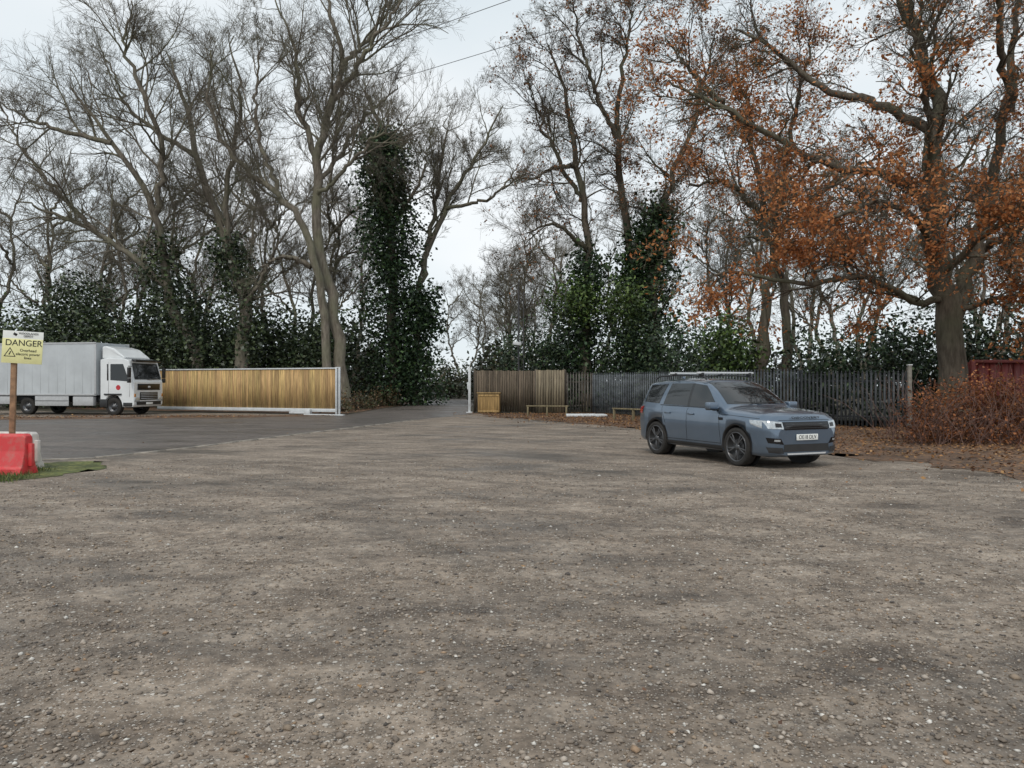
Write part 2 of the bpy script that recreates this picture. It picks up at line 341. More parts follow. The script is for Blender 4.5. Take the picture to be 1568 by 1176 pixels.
def tree_geo(stems,seed,dens=1.2,L1=4.5,c=(7,6,5),wander=.16,trop=.25,tw=.007,wob=.1,amax=1.1,fac=(.6,.55,.6)):
    rng=np.random.default_rng(seed); K=26
    P=np.stack([cr(s[0],K,rng,wob) for s in stems]); 
    R=np.stack([s[1]*(np.linspace(1,0,K)**.85)+s[2] for s in stems])
    for i,s in enumerate(stems):
        if s[0][0][2]<.5: R[i]*=1+.55*np.exp(-(P[i,:,2])/.7)
    tmin=np.array([s[3] if len(s)>3 else (.4 if s[0][0][2]<.5 else .12) for s in stems])
    Vs=[];Fs=[];off=0
    def put(P,R,S):
        nonlocal off
        V,F=tubes(P,R,S,rng); Vs.append(V);Fs.append(F+off);off+=len(V)
    put(P,R,12)
    ln=np.linalg.norm(np.diff(P,axis=1),axis=2).sum(1)
    par=np.repeat(np.arange(len(stems)),np.maximum(3,(ln*(1-tmin)*dens)).astype(int))
    S,Dr,r,t=spawn(rng,P,R,par,tmin,.5,amax); Dr[:,2]+=.15; Dr/=np.linalg.norm(Dr,axis=1,keepdims=True)
    L=L1*(1.15-.55*t)*rng.uniform(.45,1.4,len(t)); R0=np.minimum(r*.55,.012+L*.014)
    ks=(9,6,4,3); ss=(6,4,3,3); last=None
    for lv in range(4):
        P,R=branch(rng,S,Dr,L,R0,ks[lv],wander,trop,.3 if lv<3 else .6); put(P,R,ss[lv])
        if lv==3: last=P; break
        par=np.repeat(np.arange(len(P)),c[lv]); 
        Lp=L; S,Dr,r,t=spawn(rng,P,R,par,np.full(len(P),.15),.35,.95)
        L=Lp[par]*fac[lv]*(1.15-.5*t)*rng.uniform(.6,1.3,len(t)); R0=np.maximum(np.minimum(r*.7,.006+L*.010),tw)
    return np.vstack(Vs),np.vstack(Fs),last,stems
def mktree(name,loc,geo,mat):
    e=empty(name,loc); V,F,last,_=geo
    link("trunk_and_branches",arrmesh(name,V,F,smooth=True),e,[mat]); return e
def ivy(e,stems,idx,z0,z1,rad,n,size,rng,cols,lump=.5):
    Cs=[]
    for i in idx:
        p=cr(stems[i][0],60,rng,0); p=p[(p[:,2]>z0)&(p[:,2]<z1)]
        k=n//len(idx); nc=k//22; cen=p[rng.integers(0,len(p),nc)]
        zf=(cen[:,2]-z0)/(z1-z0); rr=rad*(1.2-.65*zf)*(1+.45*np.sin(cen[:,2]*1.7+i)*np.cos(cen[:,2]*.6)+.35*rng.normal(size=nc))
        a=rng.random(nc)*6.28; cen=cen+np.stack([np.cos(a)*rr,np.sin(a)*rr,rng.normal(size=nc)*.3],1)
        sh=rng.uniform(.5,1.35,nc)
        q=np.repeat(cen,22,0)+rng.normal(size=(nc*22,3))*[lump,lump,lump*.8]; Cs.append((q,np.repeat(sh,22)))
    C=np.vstack([c[0] for c in Cs]); sh=np.concatenate([c[1] for c in Cs]); N=len(C)
    cc=np.array(cols)[rng.integers(0,len(cols),N)]*sh[:,None]*rng.uniform(.7,1.2,(N,1))
    V,F,cc=leaves(rng,C,size*rng.uniform(.6,1.2,N),cc,flat=.2,aspect=.7)
    link("ivy",arrmesh("ivy",V,F,cc),e,[M_ever])
def foliage(e,last,n,size,cols,rng,spread=.12,wf=None,name="leaves"):
    p=last[:,-2:].reshape(-1,3)
    wgt=wf(p) if wf else np.ones(len(p))
    ph=np.sin(p[:,0]*1.1+1)*np.sin(p[:,1]*1.3)*np.sin(p[:,2]*1.2+2); wgt=wgt*(ph>-.12)+wgt*.12
    i=rng.choice(len(p),n//5,p=wgt/wgt.sum()); q=np.repeat(p[i],5,0)+rng.normal(size=(len(i)*5,3))*spread; N=len(q)
    cc=np.array(cols)[rng.integers(0,len(cols),N)]*rng.uniform(.65,1.2,(N,1))
    V,F,cc=leaves(rng,q,size*rng.uniform(.6,1.3,N),cc,flat=.1,aspect=.55); link(name,arrmesh(name,V,F,cc),e,[M_autumn])
GREEN=[(.045,.07,.033),(.065,.092,.04),(.09,.12,.05),(.034,.05,.028)]
IVYG=[(.035,.07,.03),(.055,.10,.04),(.085,.14,.05),(.027,.048,.026)]
stA=[([(-1,0,0),(-2.3,.3,4.1),(-3.8,0,7.9),(-4.2,-.8,12.5),(-6.6,-1.5,16.8),(-9.1,-2,20.2)],.38,.04),
 ([(.6,0,0),(1.1,.3,6.2),(.2,.6,9.6),(-.8,1,12.1),(-2.5,1.5,16.8),(-3.6,2,21),(-4.7,2,24)],.42,.04),
 ([(.2,.6,9.6),(0,0,13.8),(1.3,-1,18.9),(.9,-1.5,23.5)],.2,.03),
 ([(-3.8,0,7.9),(-7.8,-1,11.2),(-12.5,-2,13.2)],.2,.03),
 ([(-4.2,-.8,12.5),(-3.4,-2,17),(-5,-3,22),(-4.5,-3,25)],.18,.03),
 ([(-6.6,-1.5,16.8),(-11,-1,18),(-15,0,20)],.14,.03),
 ([(1.1,.3,6.2),(3.2,-1,9.5),(4.2,-1.5,13)],.13,.03),
 ([(-2.5,1.5,16.8),(-7,2,20),(-9,2,24)],.14,.03),
 ([(-7.8,-1,11.2),(-11,-2,15),(-13,-3,19)],.12,.03)]
gA=tree_geo(stA,11,dens=1.35,L1=4.8,trop=.2,wander=.14,c=(7,7,5)); eA=mktree("bare_tree",(-18.6,50,0),gA,M_bark)
rg=np.random.default_rng(77)
ivy(eA,stA,[0,1],0,11,.9,8000,.14,rg,GREEN,.6)
stB=[([(.2,0,0),(-.2,.2,5),(-1.2,0,9.7),(-1.3,0,14.8),(-1,.4,17.5),(-.2,1,21),(-.8,1,24.5),(-1.2,1,27)],.34,.04),
 ([(-.6,-.4,0),(-.9,-.5,5.8),(-1.6,-1,10.1),(-3.1,-1.6,12.4),(-5.5,-2,14.4),(-6.6,-2.4,16.7),(-6.8,-2.6,20.5)],.24,.04),
 ([(-1.3,0,14.8),(-2.7,1,18.7),(-3.1,1.5,22.2),(-4.7,2,26)],.17,.03),
 ([(-1,.4,17.5),(1.2,-.5,20.6),(3.2,-1,23),(4.6,-1,25.5)],.15,.03),
 ([(-1.3,0,12.8),(1.5,-1,15.2),(3.6,-2,16.6)],.12,.025),
 ([(-1.5,-.8,8.5),(-2.7,-2,8.9),(-3.9,-2.6,8.2)],.12,.05,.9),
 ([(-3.1,-1.6,12.4),(-4,-3,16),(-3.4,-4,20)],.12,.03),
 ([(-.2,1,21),(2,2,24),(2.5,2,27)],.12,.03),
 ([(-1.3,0,13.5),(1,1,17.5),(3.4,1.5,20)],.12,.03)]
gB=tree_geo(stB,12,dens=1.35,L1=4.3,trop=.35,wander=.14,c=(7,7,5)); mktree("bare_tree",(-10.3,46,0),gB,M_bark)
stC=[([(0,0,0),(-.2,0,8.4),(-.5,0,15.8),(-1.2,0,21.2),(-2.5,0,24.6)],.4,.04),
 ([(1.5,.5,0),(2,.5,9.4),(3.9,0,14.8),(6.0,-.5,18.2),(8.2,-1,22.2)],.24,.04),
 ([(2,.5,9.4),(3.4,1,17.5),(3.9,1,22)],.18,.03),
 ([(3.9,0,14.8),(7.5,-1,15.5),(9.5,-1,18)],.12,.03),
 ([(-.5,0,13),(2,-1,16.5),(3,-1,20)],.14,.03)]
gC=tree_geo(stC,13,dens=1.5,L1=4.2,trop=.5,wander=.13,tw=.009); eC=mktree("ivy_clad_tree",(-8.9,58,0),gC,M_bark)
ivy(eC,stC,[0],0.2,20.5,1.5,20000,.15,rg,IVYG,.62)
ivy(eC,stC,[1],0.2,9,1.2,6000,.16,rg,IVYG,.5)
stD=[([(.2,0,0),(0,0,6.1),(.2,0,9.5),(-.6,-.4,14.5),(-1.1,-.6,18.3),(-2.3,-1,21.5)],.27,.04),
 ([(2.3,.5,0),(2.9,.5,6.9),(2.5,.5,11.5),(1.9,.4,16.4),(2.3,0,20.6),(3,0,24)],.3,.04),
 ([(3.8,0,0),(4,0,7.3),(4.2,-.3,11.5),(6.1,-1,16.4),(7.3,-1.4,21.8)],.27,.04),
 ([(-.6,-.4,14.5),(-2.0,-1,14.2),(-3.6,-2,13.2)],.12,.03),
 ([(.2,0,9.5),(-1.8,-1.4,10.8),(-3.6,-2,10.2)],.12,.03),
 ([(1.9,.4,16.4),(0,-1,20),(-1,-1,24)],.13,.03),
 ([(-.3,0,12.5),(-2.2,-.5,16),(-3.2,-1,18.6)],.12,.03)]
gD=tree_geo(stD,14,dens=1.7,L1=3.8,trop=.05,wander=.18,c=(7,7,5)); eD=mktree("ivy_clad_tree",(4.4,46,0),gD,M_bark2)
ivy(eD,stD,[2],0.2,12.5,.85,7000,.14,rg,IVYG,.5); ivy(eD,stD,[0,1],1,9.5,.8,7000,.14,rg,IVYG,.5)
foliage(eD,gD[2],9000,.085,[(.30,.14,.07),(.42,.18,.075),(.22,.12,.07)],rg,.2,lambda p: 1+np.clip(p[:,0],0,6)*.6)
OR=[(.54,.21,.075),(.44,.16,.055),(.64,.29,.11),(.34,.13,.05),(.56,.26,.12)]
stF=[([(0,0,0),(.1,0,5),(.6,0,7.5),(0,0,9.7),(-.5,0,13.8),(-1.4,0,17.5)],.24,.04),
 ([(1.4,.5,0),(1.25,.5,5),(.8,.4,9),(1.6,.3,13.8),(2.4,0,18)],.22,.04),
 ([(0,0,9.7),(-2,-1,11),(-4.2,-2,10.6)],.12,.03),([(.8,.4,9),(3,-1,11),(5,-2,12.2)],.12,.03),
 ([(-.5,0,13.8),(-3,-1,15.5),(-5,-1.5,17.5)],.12,.03)]
gF=tree_geo(stF,15,dens=1.6,L1=3.2,wander=.22,trop=0); eF=mktree("oak_tree",(12,37,0),gF,M_bark2)
foliage(eF,gF[2],11000,.08,OR,rg,.2)
stE=[([(0,0,0),(-.1,0,4.3),(-.6,.1,6.7),(-.7,.2,10.2),(-.4,.3,12.4),(-1.4,.2,14.8),(-1.9,0,18)],.40,.1),
 ([(0,0,4.0),(1,.3,6.7),(1.8,.5,9.2),(2.5,.5,13.6),(2.8,0,17.6)],.28,.05),
 ([(-.7,.1,8.0),(-2.2,-.5,9.2),(-4.6,-1,9.5),(-6.8,-1.4,10.2),(-9.3,-1.5,11.6),(-11,-1,12.6)],.16,.03),
 ([(-.4,0,4.8),(-1.7,-.6,4.6),(-3.9,-1.5,5.4),(-6.3,-1.6,5.2),(-8.6,-1.5,5.6),(-10,-1.5,5.2)],.12,.025),
 ([(-.6,.2,11.1),(-2.7,.5,12.4),(-4.4,.8,13),(-6.3,1,14.6),(-8,1,15.5)],.17,.03),
 ([(-.4,.3,12.4),(-2.4,-1,15.5),(-3.9,-2,18)],.15,.03),
 ([(-.6,0,6.2),(-1.9,-1.5,7.2),(-3.9,-2.5,7.9),(-5.6,-3,7.3),(-7.4,-3.2,7)],.12,.025),
 ([(1,.3,6.7),(2.5,-2,7.6),(3.5,-4,7.6)],.14,.03),
 ([(-.5,0,5.6),(.2,-2,7),(.3,-4,7.2),(-.2,-6,6.4)],.12,.03),
 ([(0,0,4.3),(1.6,-1.4,4.8),(2.4,-3,4.0)],.09,.02),
 ([(-.7,.2,9),(-2.2,-2.5,11.2),(-4,-4.5,13.2)],.13,.03),
 ([(2.5,.5,12),(0.5,-2,15),(-.5,-4,17)],.13,.03)]
gE=tree_geo(stE,16,dens=1.8,L1=2.9,wander=.23,trop=-.05,wob=.08,amax=1.2,tw=.006); eE=mktree("oak_tree",(16.6,29,0),gE,M_bark2)
foliage(eE,gE[2],25000,.078,OR,rg,.17,lambda p: np.clip(1.6-(p[:,2]-3)/8.5,.16,1.6)*(p[:,2]>2.4)*np.clip((np.hypot(p[:,0]+.3,p[:,1])-.8)/2.2,.05,1))
# ------------------------------------------------------------------ distant woodland
wood=empty("distant_woodland")
gens=[]
for k in range(3):
    r=random.Random(40+k); st=[]
    for j in range(2):
        x0=j*1.2; pts=[(x0,j*.5,0)]; x=x0;y=j*.5
        for z in (5,9,13,17.5,21): x+=r.uniform(-1.1,1.1)+(.5 if j else -.5); y+=r.uniform(-1,1); pts.append((x,y,z))
        st.append((pts,.22,.04))
        for q in (2,3,4):
            a=pts[q]; dx=r.choice([-1,1]); st.append(([a,(a[0]+dx*2,a[1]+r.uniform(-2,2),a[2]+2),(a[0]+dx*4.5,a[1]+r.uniform(-3,3),a[2]+4)],.12,.03))
    V,F,_,_=tree_geo(st,50+k,dens=1.1,L1=4.4,c=(6,5,4),trop=.4,tw=.012,wander=.13); me=arrmesh("wood_tree",V,F,smooth=True); me.materials.append(M_bark); gens.append(me)
r=random.Random(9)
spots=[(-50,64,.85),(-43,60,.8),(-37,64,.85),(-30,60,.8),(-24,64,.9),(-19,62,.8),(-14,66,.8),(-42,76,1),(-32,76,1),(-20,78,.9),
 (-5.5,95,.6),(-2,100,.7),(1,92,.7),(3,75,.75),(7,64,.7),(12,64,.8),(15,55,.65),(19,62,.8),(21,50,.65),(26,58,.8),(30,50,.7),(36,56,.8),(43,60,.9),(30,76,.9),(0.5,62,.6),(25,42,.7),(-58,62,.9)]
for i,(x,y,s) in enumerate(spots):
    o=link("tree_%d"%i,gens[i%3],wood); o.location=(x,y,-.1); o.rotation_euler=(0,0,r.random()*6.28); o.scale=(s,s,s*r.uniform(.9,1.1))
def cloud(name,blobs,n,size,cols,rng,mat=None,cl=30,lump=.45,z0=0.05):
    vol=np.array([b[3]*b[5]+b[4]*b[5] for b in blobs],float); nb=len(blobs); nc=n//cl
    bi=rng.choice(nb,nc,p=vol/vol.sum()); B=np.array(blobs)[bi]
    d=rng.normal(size=(nc,3)); d/=np.linalg.norm(d,axis=1,keepdims=True); rr=rng.uniform(.45,1.12,(nc,1))
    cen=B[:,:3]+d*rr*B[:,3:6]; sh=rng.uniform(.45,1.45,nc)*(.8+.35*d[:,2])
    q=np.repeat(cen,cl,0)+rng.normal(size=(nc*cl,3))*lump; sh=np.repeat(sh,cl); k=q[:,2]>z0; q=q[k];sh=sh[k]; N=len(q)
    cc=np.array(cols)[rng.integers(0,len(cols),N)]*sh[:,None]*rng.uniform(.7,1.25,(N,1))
    V,F,cc=leaves(rng,q,size*rng.uniform(.6,1.3,N),cc,flat=.2,aspect=.6)
    return link(name,arrmesh(name,V,F,cc),None,[mat or M_ever])
bl=[]; r=random.Random(4)
x=-52
while x<-11.5:
    top=9.0 if x<-24 else (8 if x<-15 else 6.5); top*=r.uniform(.7,1.15); yy=56+r.uniform(-1.5,1.5)-(x+30)*.05
    bl.append((x,yy,top*.45,2.6,1.8,top*.52)); x+=2.4
bl+=[(-22,52,2.5,2.2,1.5,2.8),(-27,51,2.5,2.5,1.5,3.2),(-14.5,52,2,2,1.2,2.3),(-32,50,3,3,1.5,3.3),(-12.5,53,3,1.5,1.5,3.3)]
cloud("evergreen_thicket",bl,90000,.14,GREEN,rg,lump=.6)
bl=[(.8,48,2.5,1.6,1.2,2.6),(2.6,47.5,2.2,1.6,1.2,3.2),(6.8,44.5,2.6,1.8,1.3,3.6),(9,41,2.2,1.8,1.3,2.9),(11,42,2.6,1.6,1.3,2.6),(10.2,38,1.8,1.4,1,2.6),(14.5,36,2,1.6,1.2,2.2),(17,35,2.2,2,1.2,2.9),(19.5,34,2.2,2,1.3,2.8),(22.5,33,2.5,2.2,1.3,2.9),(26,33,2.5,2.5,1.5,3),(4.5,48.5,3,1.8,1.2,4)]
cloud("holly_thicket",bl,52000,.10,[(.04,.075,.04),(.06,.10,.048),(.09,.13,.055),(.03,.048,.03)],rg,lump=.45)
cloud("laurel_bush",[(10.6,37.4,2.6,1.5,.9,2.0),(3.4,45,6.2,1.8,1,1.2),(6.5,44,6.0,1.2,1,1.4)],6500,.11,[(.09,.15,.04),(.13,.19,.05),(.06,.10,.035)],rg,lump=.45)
bk=[]; 
for x in range(-66,-13,4): bk.append((x,70+r.uniform(-2,2),2.6,3.2,2,3.4*r.uniform(.8,1.15)))
for x in range(2,62,4): bk.append((x,66+r.uniform(-3,3)-max(0,x-20)*.25,2.0,3.2,2,2.5*r.uniform(.6,1.15)))
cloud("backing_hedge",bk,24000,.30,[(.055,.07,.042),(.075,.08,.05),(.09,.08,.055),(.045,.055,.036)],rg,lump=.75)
cloud("distant_hedge",[(-12,98,2,4,2,2.6),(-4.5,92,1.6,2.5,1.5,2.2),(0,90,2,3,1.5,2.6),(-8,88,1.2,1.5,1,1.4),(-6.4,84,2.2,1.6,1.2,2.6),(5,88,2.5,4,2,3.5),(-18,96,2.5,4,2,3),(-2.4,70,1.5,1.2,2,2.4),(-1,60,2.2,1.5,2,3.0)],20000,.18,[(.075,.10,.05),(.10,.12,.065),(.13,.115,.07),(.06,.075,.04)],rg,lump=.5)
cloud("bank_shrubs",[(-9.6,49,.3,.8,2.5,.7),(-10,44,.3,.8,2,.6),(-9.4,55,.4,1,2.5,.8)],4500,.07,[(.13,.10,.05),(.08,.10,.04),(.17,.10,.05)],rg,lump=.25)
BE=[(.26,.10,.045),(.36,.14,.055),(.19,.075,.04),(.42,.18,.07),(.13,.06,.035)]
cloud("beech_hedge",[(12.0,21.5,.6,1.1,.9,.8),(13.2,21.8,1.0,.9,.8,.8),(14.2,21.4,.7,.9,.9,.9),(15.6,21.6,.9,1.1,.9,.9),(11.4,20.6,.25,.9,.6,.35),(13,20.3,.2,1.4,.5,.35)],14000,.045,BE,rg,M_autumn,cl=14,lump=.2)
rb=np.random.default_rng(6); n=620
S0=np.column_stack([rb.uniform(10.6,16.5,n),rb.uniform(19.6,22.4,n),np.zeros(n)]); D0=rb.normal(size=(n,3))*[.5,.5,.2]+[0,0,1]; D0/=np.linalg.norm(D0,axis=1,keepdims=True)
P,R=branch(rb,S0,D0,rb.uniform(.6,2.3,n),np.full(n,.009),7,.2,.0,.4); V,F=tubes(P,R,3,rb); link("bramble_stems",arrmesh("bramble_stems",V,F),None,[simple("bramble_stem",(.17,.10,.08),.8)])
# ------------------------------------------------------------------ fences and gate
M_wood=attrmat("timber",.7,bmp=.3,grain=(14,14,1.2))
M_metal=attrmat("painted_steel",.5,grain=(1.5,1.5,3))
M_galv=simple("galvanised_steel",(.62,.64,.65),.45,.2,.12,3)
def run(a,b): 
    a=Vector(a);b=Vector(b); d=b-a; return a,b,d.length,math.atan2(d.y,d.x),d.normalized()
g=empty("timber_sliding_gate"); a,b,L,yw,dv=run((-20.3,44.1),(-9.0,39.5)); bx=Boxes(); n=int(L/.135); nrm=Vector((dv.y,-dv.x))
rr=random.Random(2)
for i in range(n):
    p=a+dv*(L*(i+.5)/n); f=rr.uniform(.66,1.1); c=(.56*f,.375*f*rr.uniform(.94,1.05),.165*f)
    bx.add((p.x,p.y,1.34),(L/n*.48,.012,1.04),yw,c)
bx.make("boards",M_wood,g)
m=(a+b)/2
def bar(nm,z,h,t=.05,off=0): 
    return bbox(nm,(m.x+nrm.x*off,m.y+nrm.y*off,z),(L/2,t,h),M_galv,g,.006,yw)
bar("top_rail",2.41,.035); bar("bottom_beam",.24,.085,.06); bar("rail_mid",1.3,.03,.03,-.05)
for i in range(9):
    p=a+dv*(L*i/8); bbox("upright",(p.x-nrm.x*.05,p.y-nrm.y*.05,1.33),(.03,.03,1.05),M_galv,g,.004,yw)
bbox("roller_plate",(-11.2,40.3,.1),(.5,.12,.05),M_galv,g,.01,yw); bbox("roller_housing",(-10.6,40.0,.17),(.18,.12,.12),M_galv,g,.01,yw)
for dx in(0,.28): bbox("end_post",(-9.0+dx*.7,39.45-dx*.6,1.22),(.045,.045,1.25),M_galv,g,.006,yw)
bbox("post_cap",(-8.9,39.37,2.44),(.16,.04,.03),M_galv,g,.006,yw-.5)
bbox("track",(-9.6,39.3,.03),(1.2,.1,.03),M_galv,g,.006,yw)
rp=empty("gate_receiving_post",(-2.35,42.6,0)); bbox("post",(0,0,1.25),(.07,.07,1.27),M_galv,rp,.008); bbox("catch",(-.08,0,1.5),(.05,.05,.2),M_galv,rp,.005); bbox("base",(0,0,.03),(.18,.18,.03),M_galv,rp,.005)
def board_fence(name,pts,h,pitch,cfun,mat,gap=.93,thick=.012,point=False,rails=(.4,1.7),post=2.4,railcol=(.1,.085,.07),z0=.05):
    e=empty(name); bx=Boxes(); 
    for a,b in zip(pts[:-1],pts[1:]):
        a,b,L,yw,dv=run(a,b); n=max(1,int(L/pitch)); nn=Vector((dv.y,-dv.x))
        if nn.y>0: nn=-nn
        for i in range(n):
            p=a+dv*(L*(i+.5)/n); hh=h+rr.uniform(-.02,.02); hw=L/n*gap/2; c=cfun()
            bx.add((p.x,p.y,z0+hh/2),(hw,thick,hh/2),yw,c)
            if point:
                bx.add((p.x,p.y,z0+hh+.05),(hw,thick,.05),yw,c,taper=.2)
                bx.add((p.x+nn.x*.012,p.y+nn.y*.012,z0+hh/2),(hw*.35,thick,hh/2),yw,tuple(x*1.15 for x in c))
        mid=(a+b)/2
        for z in rails: bx.add((mid.x-nn.x*.04,mid.y-nn.y*.04,z),(L/2,.022,.035),yw,railcol)
        k=max(1,int(L/post))
        for i in range(k+1):
            p=a+dv*(L*i/k); bx.add((p.x-nn.x*.1,p.y-nn.y*.1,h/2+.05),(.045,.045,h/2+.05),yw,railcol)
    bx.make("pales",mat,e); return e
dk=lambda: tuple(np.array((.16,.125,.09))*rr.uniform(.55,1.2))
lt=lambda: tuple(np.array((.27,.225,.155))*rr.uniform(.7,1.15))
gy=lambda: tuple(np.array((.135,.15,.165))*rr.uniform(.8,1.1))
gd=lambda: tuple(np.array((.08,.087,.094))*rr.uniform(.75,1.1))
board_fence("timber_fence",[(-2.1,42.9),(3.0,43.2)],2.3,.13,dk,M_wood,.9)
board_fence("timber_fence",[(1.3,42.4),(2.9,42.4)],2.32,.14,lt,M_wood,.85,rails=(.5,1.9))
board_fence("palisade_fence",[(3.0,42.5),(4.4,42.2)],2.1,.15,lambda:tuple(np.array((.15,.14,.125))*rr.uniform(.7,1.1)),M_metal,.46,point=True)
board_fence("palisade_fence",[(4.4,42.2),(8.5,34.2),(11.3,30.2)],2.05,.155,gy,M_metal,.46,point=True,railcol=(.06,.065,.07))
board_fence("palisade_fence",[(11.3,30.2),(13.9,27.2)],1.95,.155,gd,M_metal,.46,point=True,railcol=(.05,.053,.058))
pf=empty("fence_end_post",(13.95,27.0,0)); bbox("post",(0,0,1.1),(.06,.06,1.15),simple("weathered_post",(.2,.185,.16),.8,var=.3),pf,.01); bbox("cap",(0,0,2.27),(.075,.075,.02),M_galv,pf,.005)
for (a,b) in (((.8,38.6),(2.7,38.2)),((4.6,34.6),(6.0,32.6))):
    e=empty("knee_rail"); a,b,L,yw,dv=run(a,b); bx=Boxes(); c=(.24,.2,.12)
    for t in (0,.5,1): p=a+dv*L*t; bx.add((p.x,p.y,.24),(.045,.045,.24),yw,c)
    m_=(a+b)/2; bx.add((m_.x,m_.y,.5),(L/2+.1,.055,.03),yw,c); bx.make("timbers",M_wood,e,.008)
e=empty("timber_cabinet",(-1.25,42.1,0),-.05); bx=Boxes()
for i in range(9):
    f=rr.uniform(.8,1.1); bx.add((-.52+i*.13,-.36,.55),(.06,.012,.5),0,(.42*f,.27*f,.11*f))
for i in range(5): bx.add((.585,-.26+i*.13,.55),(.012,.06,.5),0,(.33,.21,.09)); bx.add((-.585,-.26+i*.13,.55),(.012,.06,.5),0,(.33,.21,.09))
for z in(.12,.98): bx.add((0,-.385,z),(.56,.012,.045),0,(.45,.3,.13))
bx.add((0,0,.55),(.56,.33,.48),0,(.2,.13,.06)); bx.add((0,0,1.1),(.64,.43,.03),0,(.4,.27,.12),rx=-.04); bx.make("boards",M_wood,e,.004)
M_dark=simple("dark_steel",(.05,.05,.055),.5)
e=empty("cctv_mast",(.4,46.5,0)); bbox("pole",(0,0,3.9),(.05,.05,3.9),M_dark,e,.01); bbox("pole_2",(.3,0,3.6),(.025,.025,3.6),M_dark,e,.005)
for i in range(14): bbox("brace",(.15,0,.6+i*.5),(.2,.012,.012),M_dark,e,.002,ry=.6 if i%2 else -.6)
bbox("bracket",(-.05,-.35,4.1),(.25,.03,.03),M_dark,e,.005); bbox("camera_housing",(-.1,-.45,4.02),(.25,.1,.1),M_galv,e,.02,ry=.15)
e=empty("white_bags",(3.6,37.6,0)); 
for i,(x,y,s) in enumerate(((-.6,0,.35),(.1,.1,.45),(.7,-.1,.3))): bbox("sheet_%d"%i,(x,y,.07),(s,.2,.06),simple("white_plastic%d"%i,(.65,.67,.68),.5),e,.03,rz=.2*i,rx=.1)
M_red=simple("red_container_paint",(.15,.022,.018),.55,var=.3,scale=2)
e=empty("shipping_container",(18.3,30.6,0)); bx=Boxes()
for i in range(26): bx.add((.12+i*.235,0 if i%2 else .03,1.27),(.118,.02,1.15),0,(1,1,1))
bx.make("corrugated_side",M_red,e); bbox("shell",(3.05,1.25,1.27),(3.04,1.18,1.2),M_red,e,.01); bbox("top_beam",(3.05,-.02,2.5),(3.1,.07,.06),M_red,e,.01); bbox("bottom_beam",(3.05,-.02,.1),(3.1,.07,.08),M_red,e,.01)
for x in(0,6.1): bbox("corner_post",(x,-.02,1.3),(.08,.08,1.24),M_red,e,.01)
for (p,q) in (((-5.46,44.7),(-.14,40.9)),((-4.34,49.2),(3.9,43.5))):
    p=Vector(p);q=Vector(q);d=q-p; pts=[]
    for t in np.linspace(-4.5,7,60): x=p+d*t; pts.append((x.x,x.y,22+.012*((t-1.2)**2)))
    tube_obj("power_cable",pts,.018,simple("cable_grey",(.12,.12,.13),.6),None,6)
# ------------------------------------------------------------------ sign
M_post=simple("old_timber_post",(.28,.165,.095),.8,var=.4,scale=9,bmp=.3)
M_txt=simple("sign_black",(.015,.015,.015),.5)
def text(name,s,size,loc,rot,parent,mat,ext=.0015,align='CENTER',sx=1):
    c=bpy.data.curves.new(name,'FONT'); c.body=s; c.size=size; c.extrude=ext; c.align_x=align; c.align_y='CENTER'; c.materials.append(mat)
    o=bpy.data.objects.new(name,c); COL.objects.link(o); o.location=loc; o.rotation_euler=rot; o.parent=parent; o.scale=(sx,1,1); return o
sg=empty("danger_sign",(-9.05,14.05,0)); sg.rotation_euler=(0,.025,math.radians(12))
bbox("post",(-.1,.035,1.22),(.045,.035,1.24),M_post,sg,.006)
sgp=empty("board_mount",(.05,0,2.27)); sgp.parent=sg; sgp.rotation_euler=(0,.03,0)
bbox("white_panel",(0,-.012,.155),(.335,.004,.14),simple("sign_white",(.78,.79,.76),.4,var=.05),sgp,.001)
bbox("yellow_panel",(0,-.018,-.07),(.335,.005,.225),simple("sign_yellow",(.78,.75,.38),.4,var=.05),sgp,.002)
RX=(math.pi/2,0,0)
text("heading","DANGER",.155,(.02,-.026,.075),RX,sgp,M_txt,sx=.98)
for i,s in enumerate(("Overhead","electric power","lines")): text("line_%d"%i,s,.068,(.1,-.026,-.055-i*.068),RX,sgp,M_txt)
text("brand_line","WOODLANDS\nDEPOT",.05,(.09,-.026,.23),RX,sgp,M_txt)
V=[]
for r0 in(.115,.09):
    for k in range(3): a=math.pi/2+k*2*math.pi/3; V.append((-.2+r0*math.cos(a),-.0255,-.12+r0*math.sin(a)))
F=[(k,(k+1)%3,3+(k+1)%3,3+k) for k in range(3)]
link("triangle",arrmesh("triangle",V,F),sgp,[M_txt]); bbox("bolt",(-.2,-.026,-.11),(.008,.001,.035),M_txt,sgp,0,ry=.4)
bbox("logo",(-.13,-.02,.235),(.03,.001,.022),M_txt,sgp,0,ry=.5)
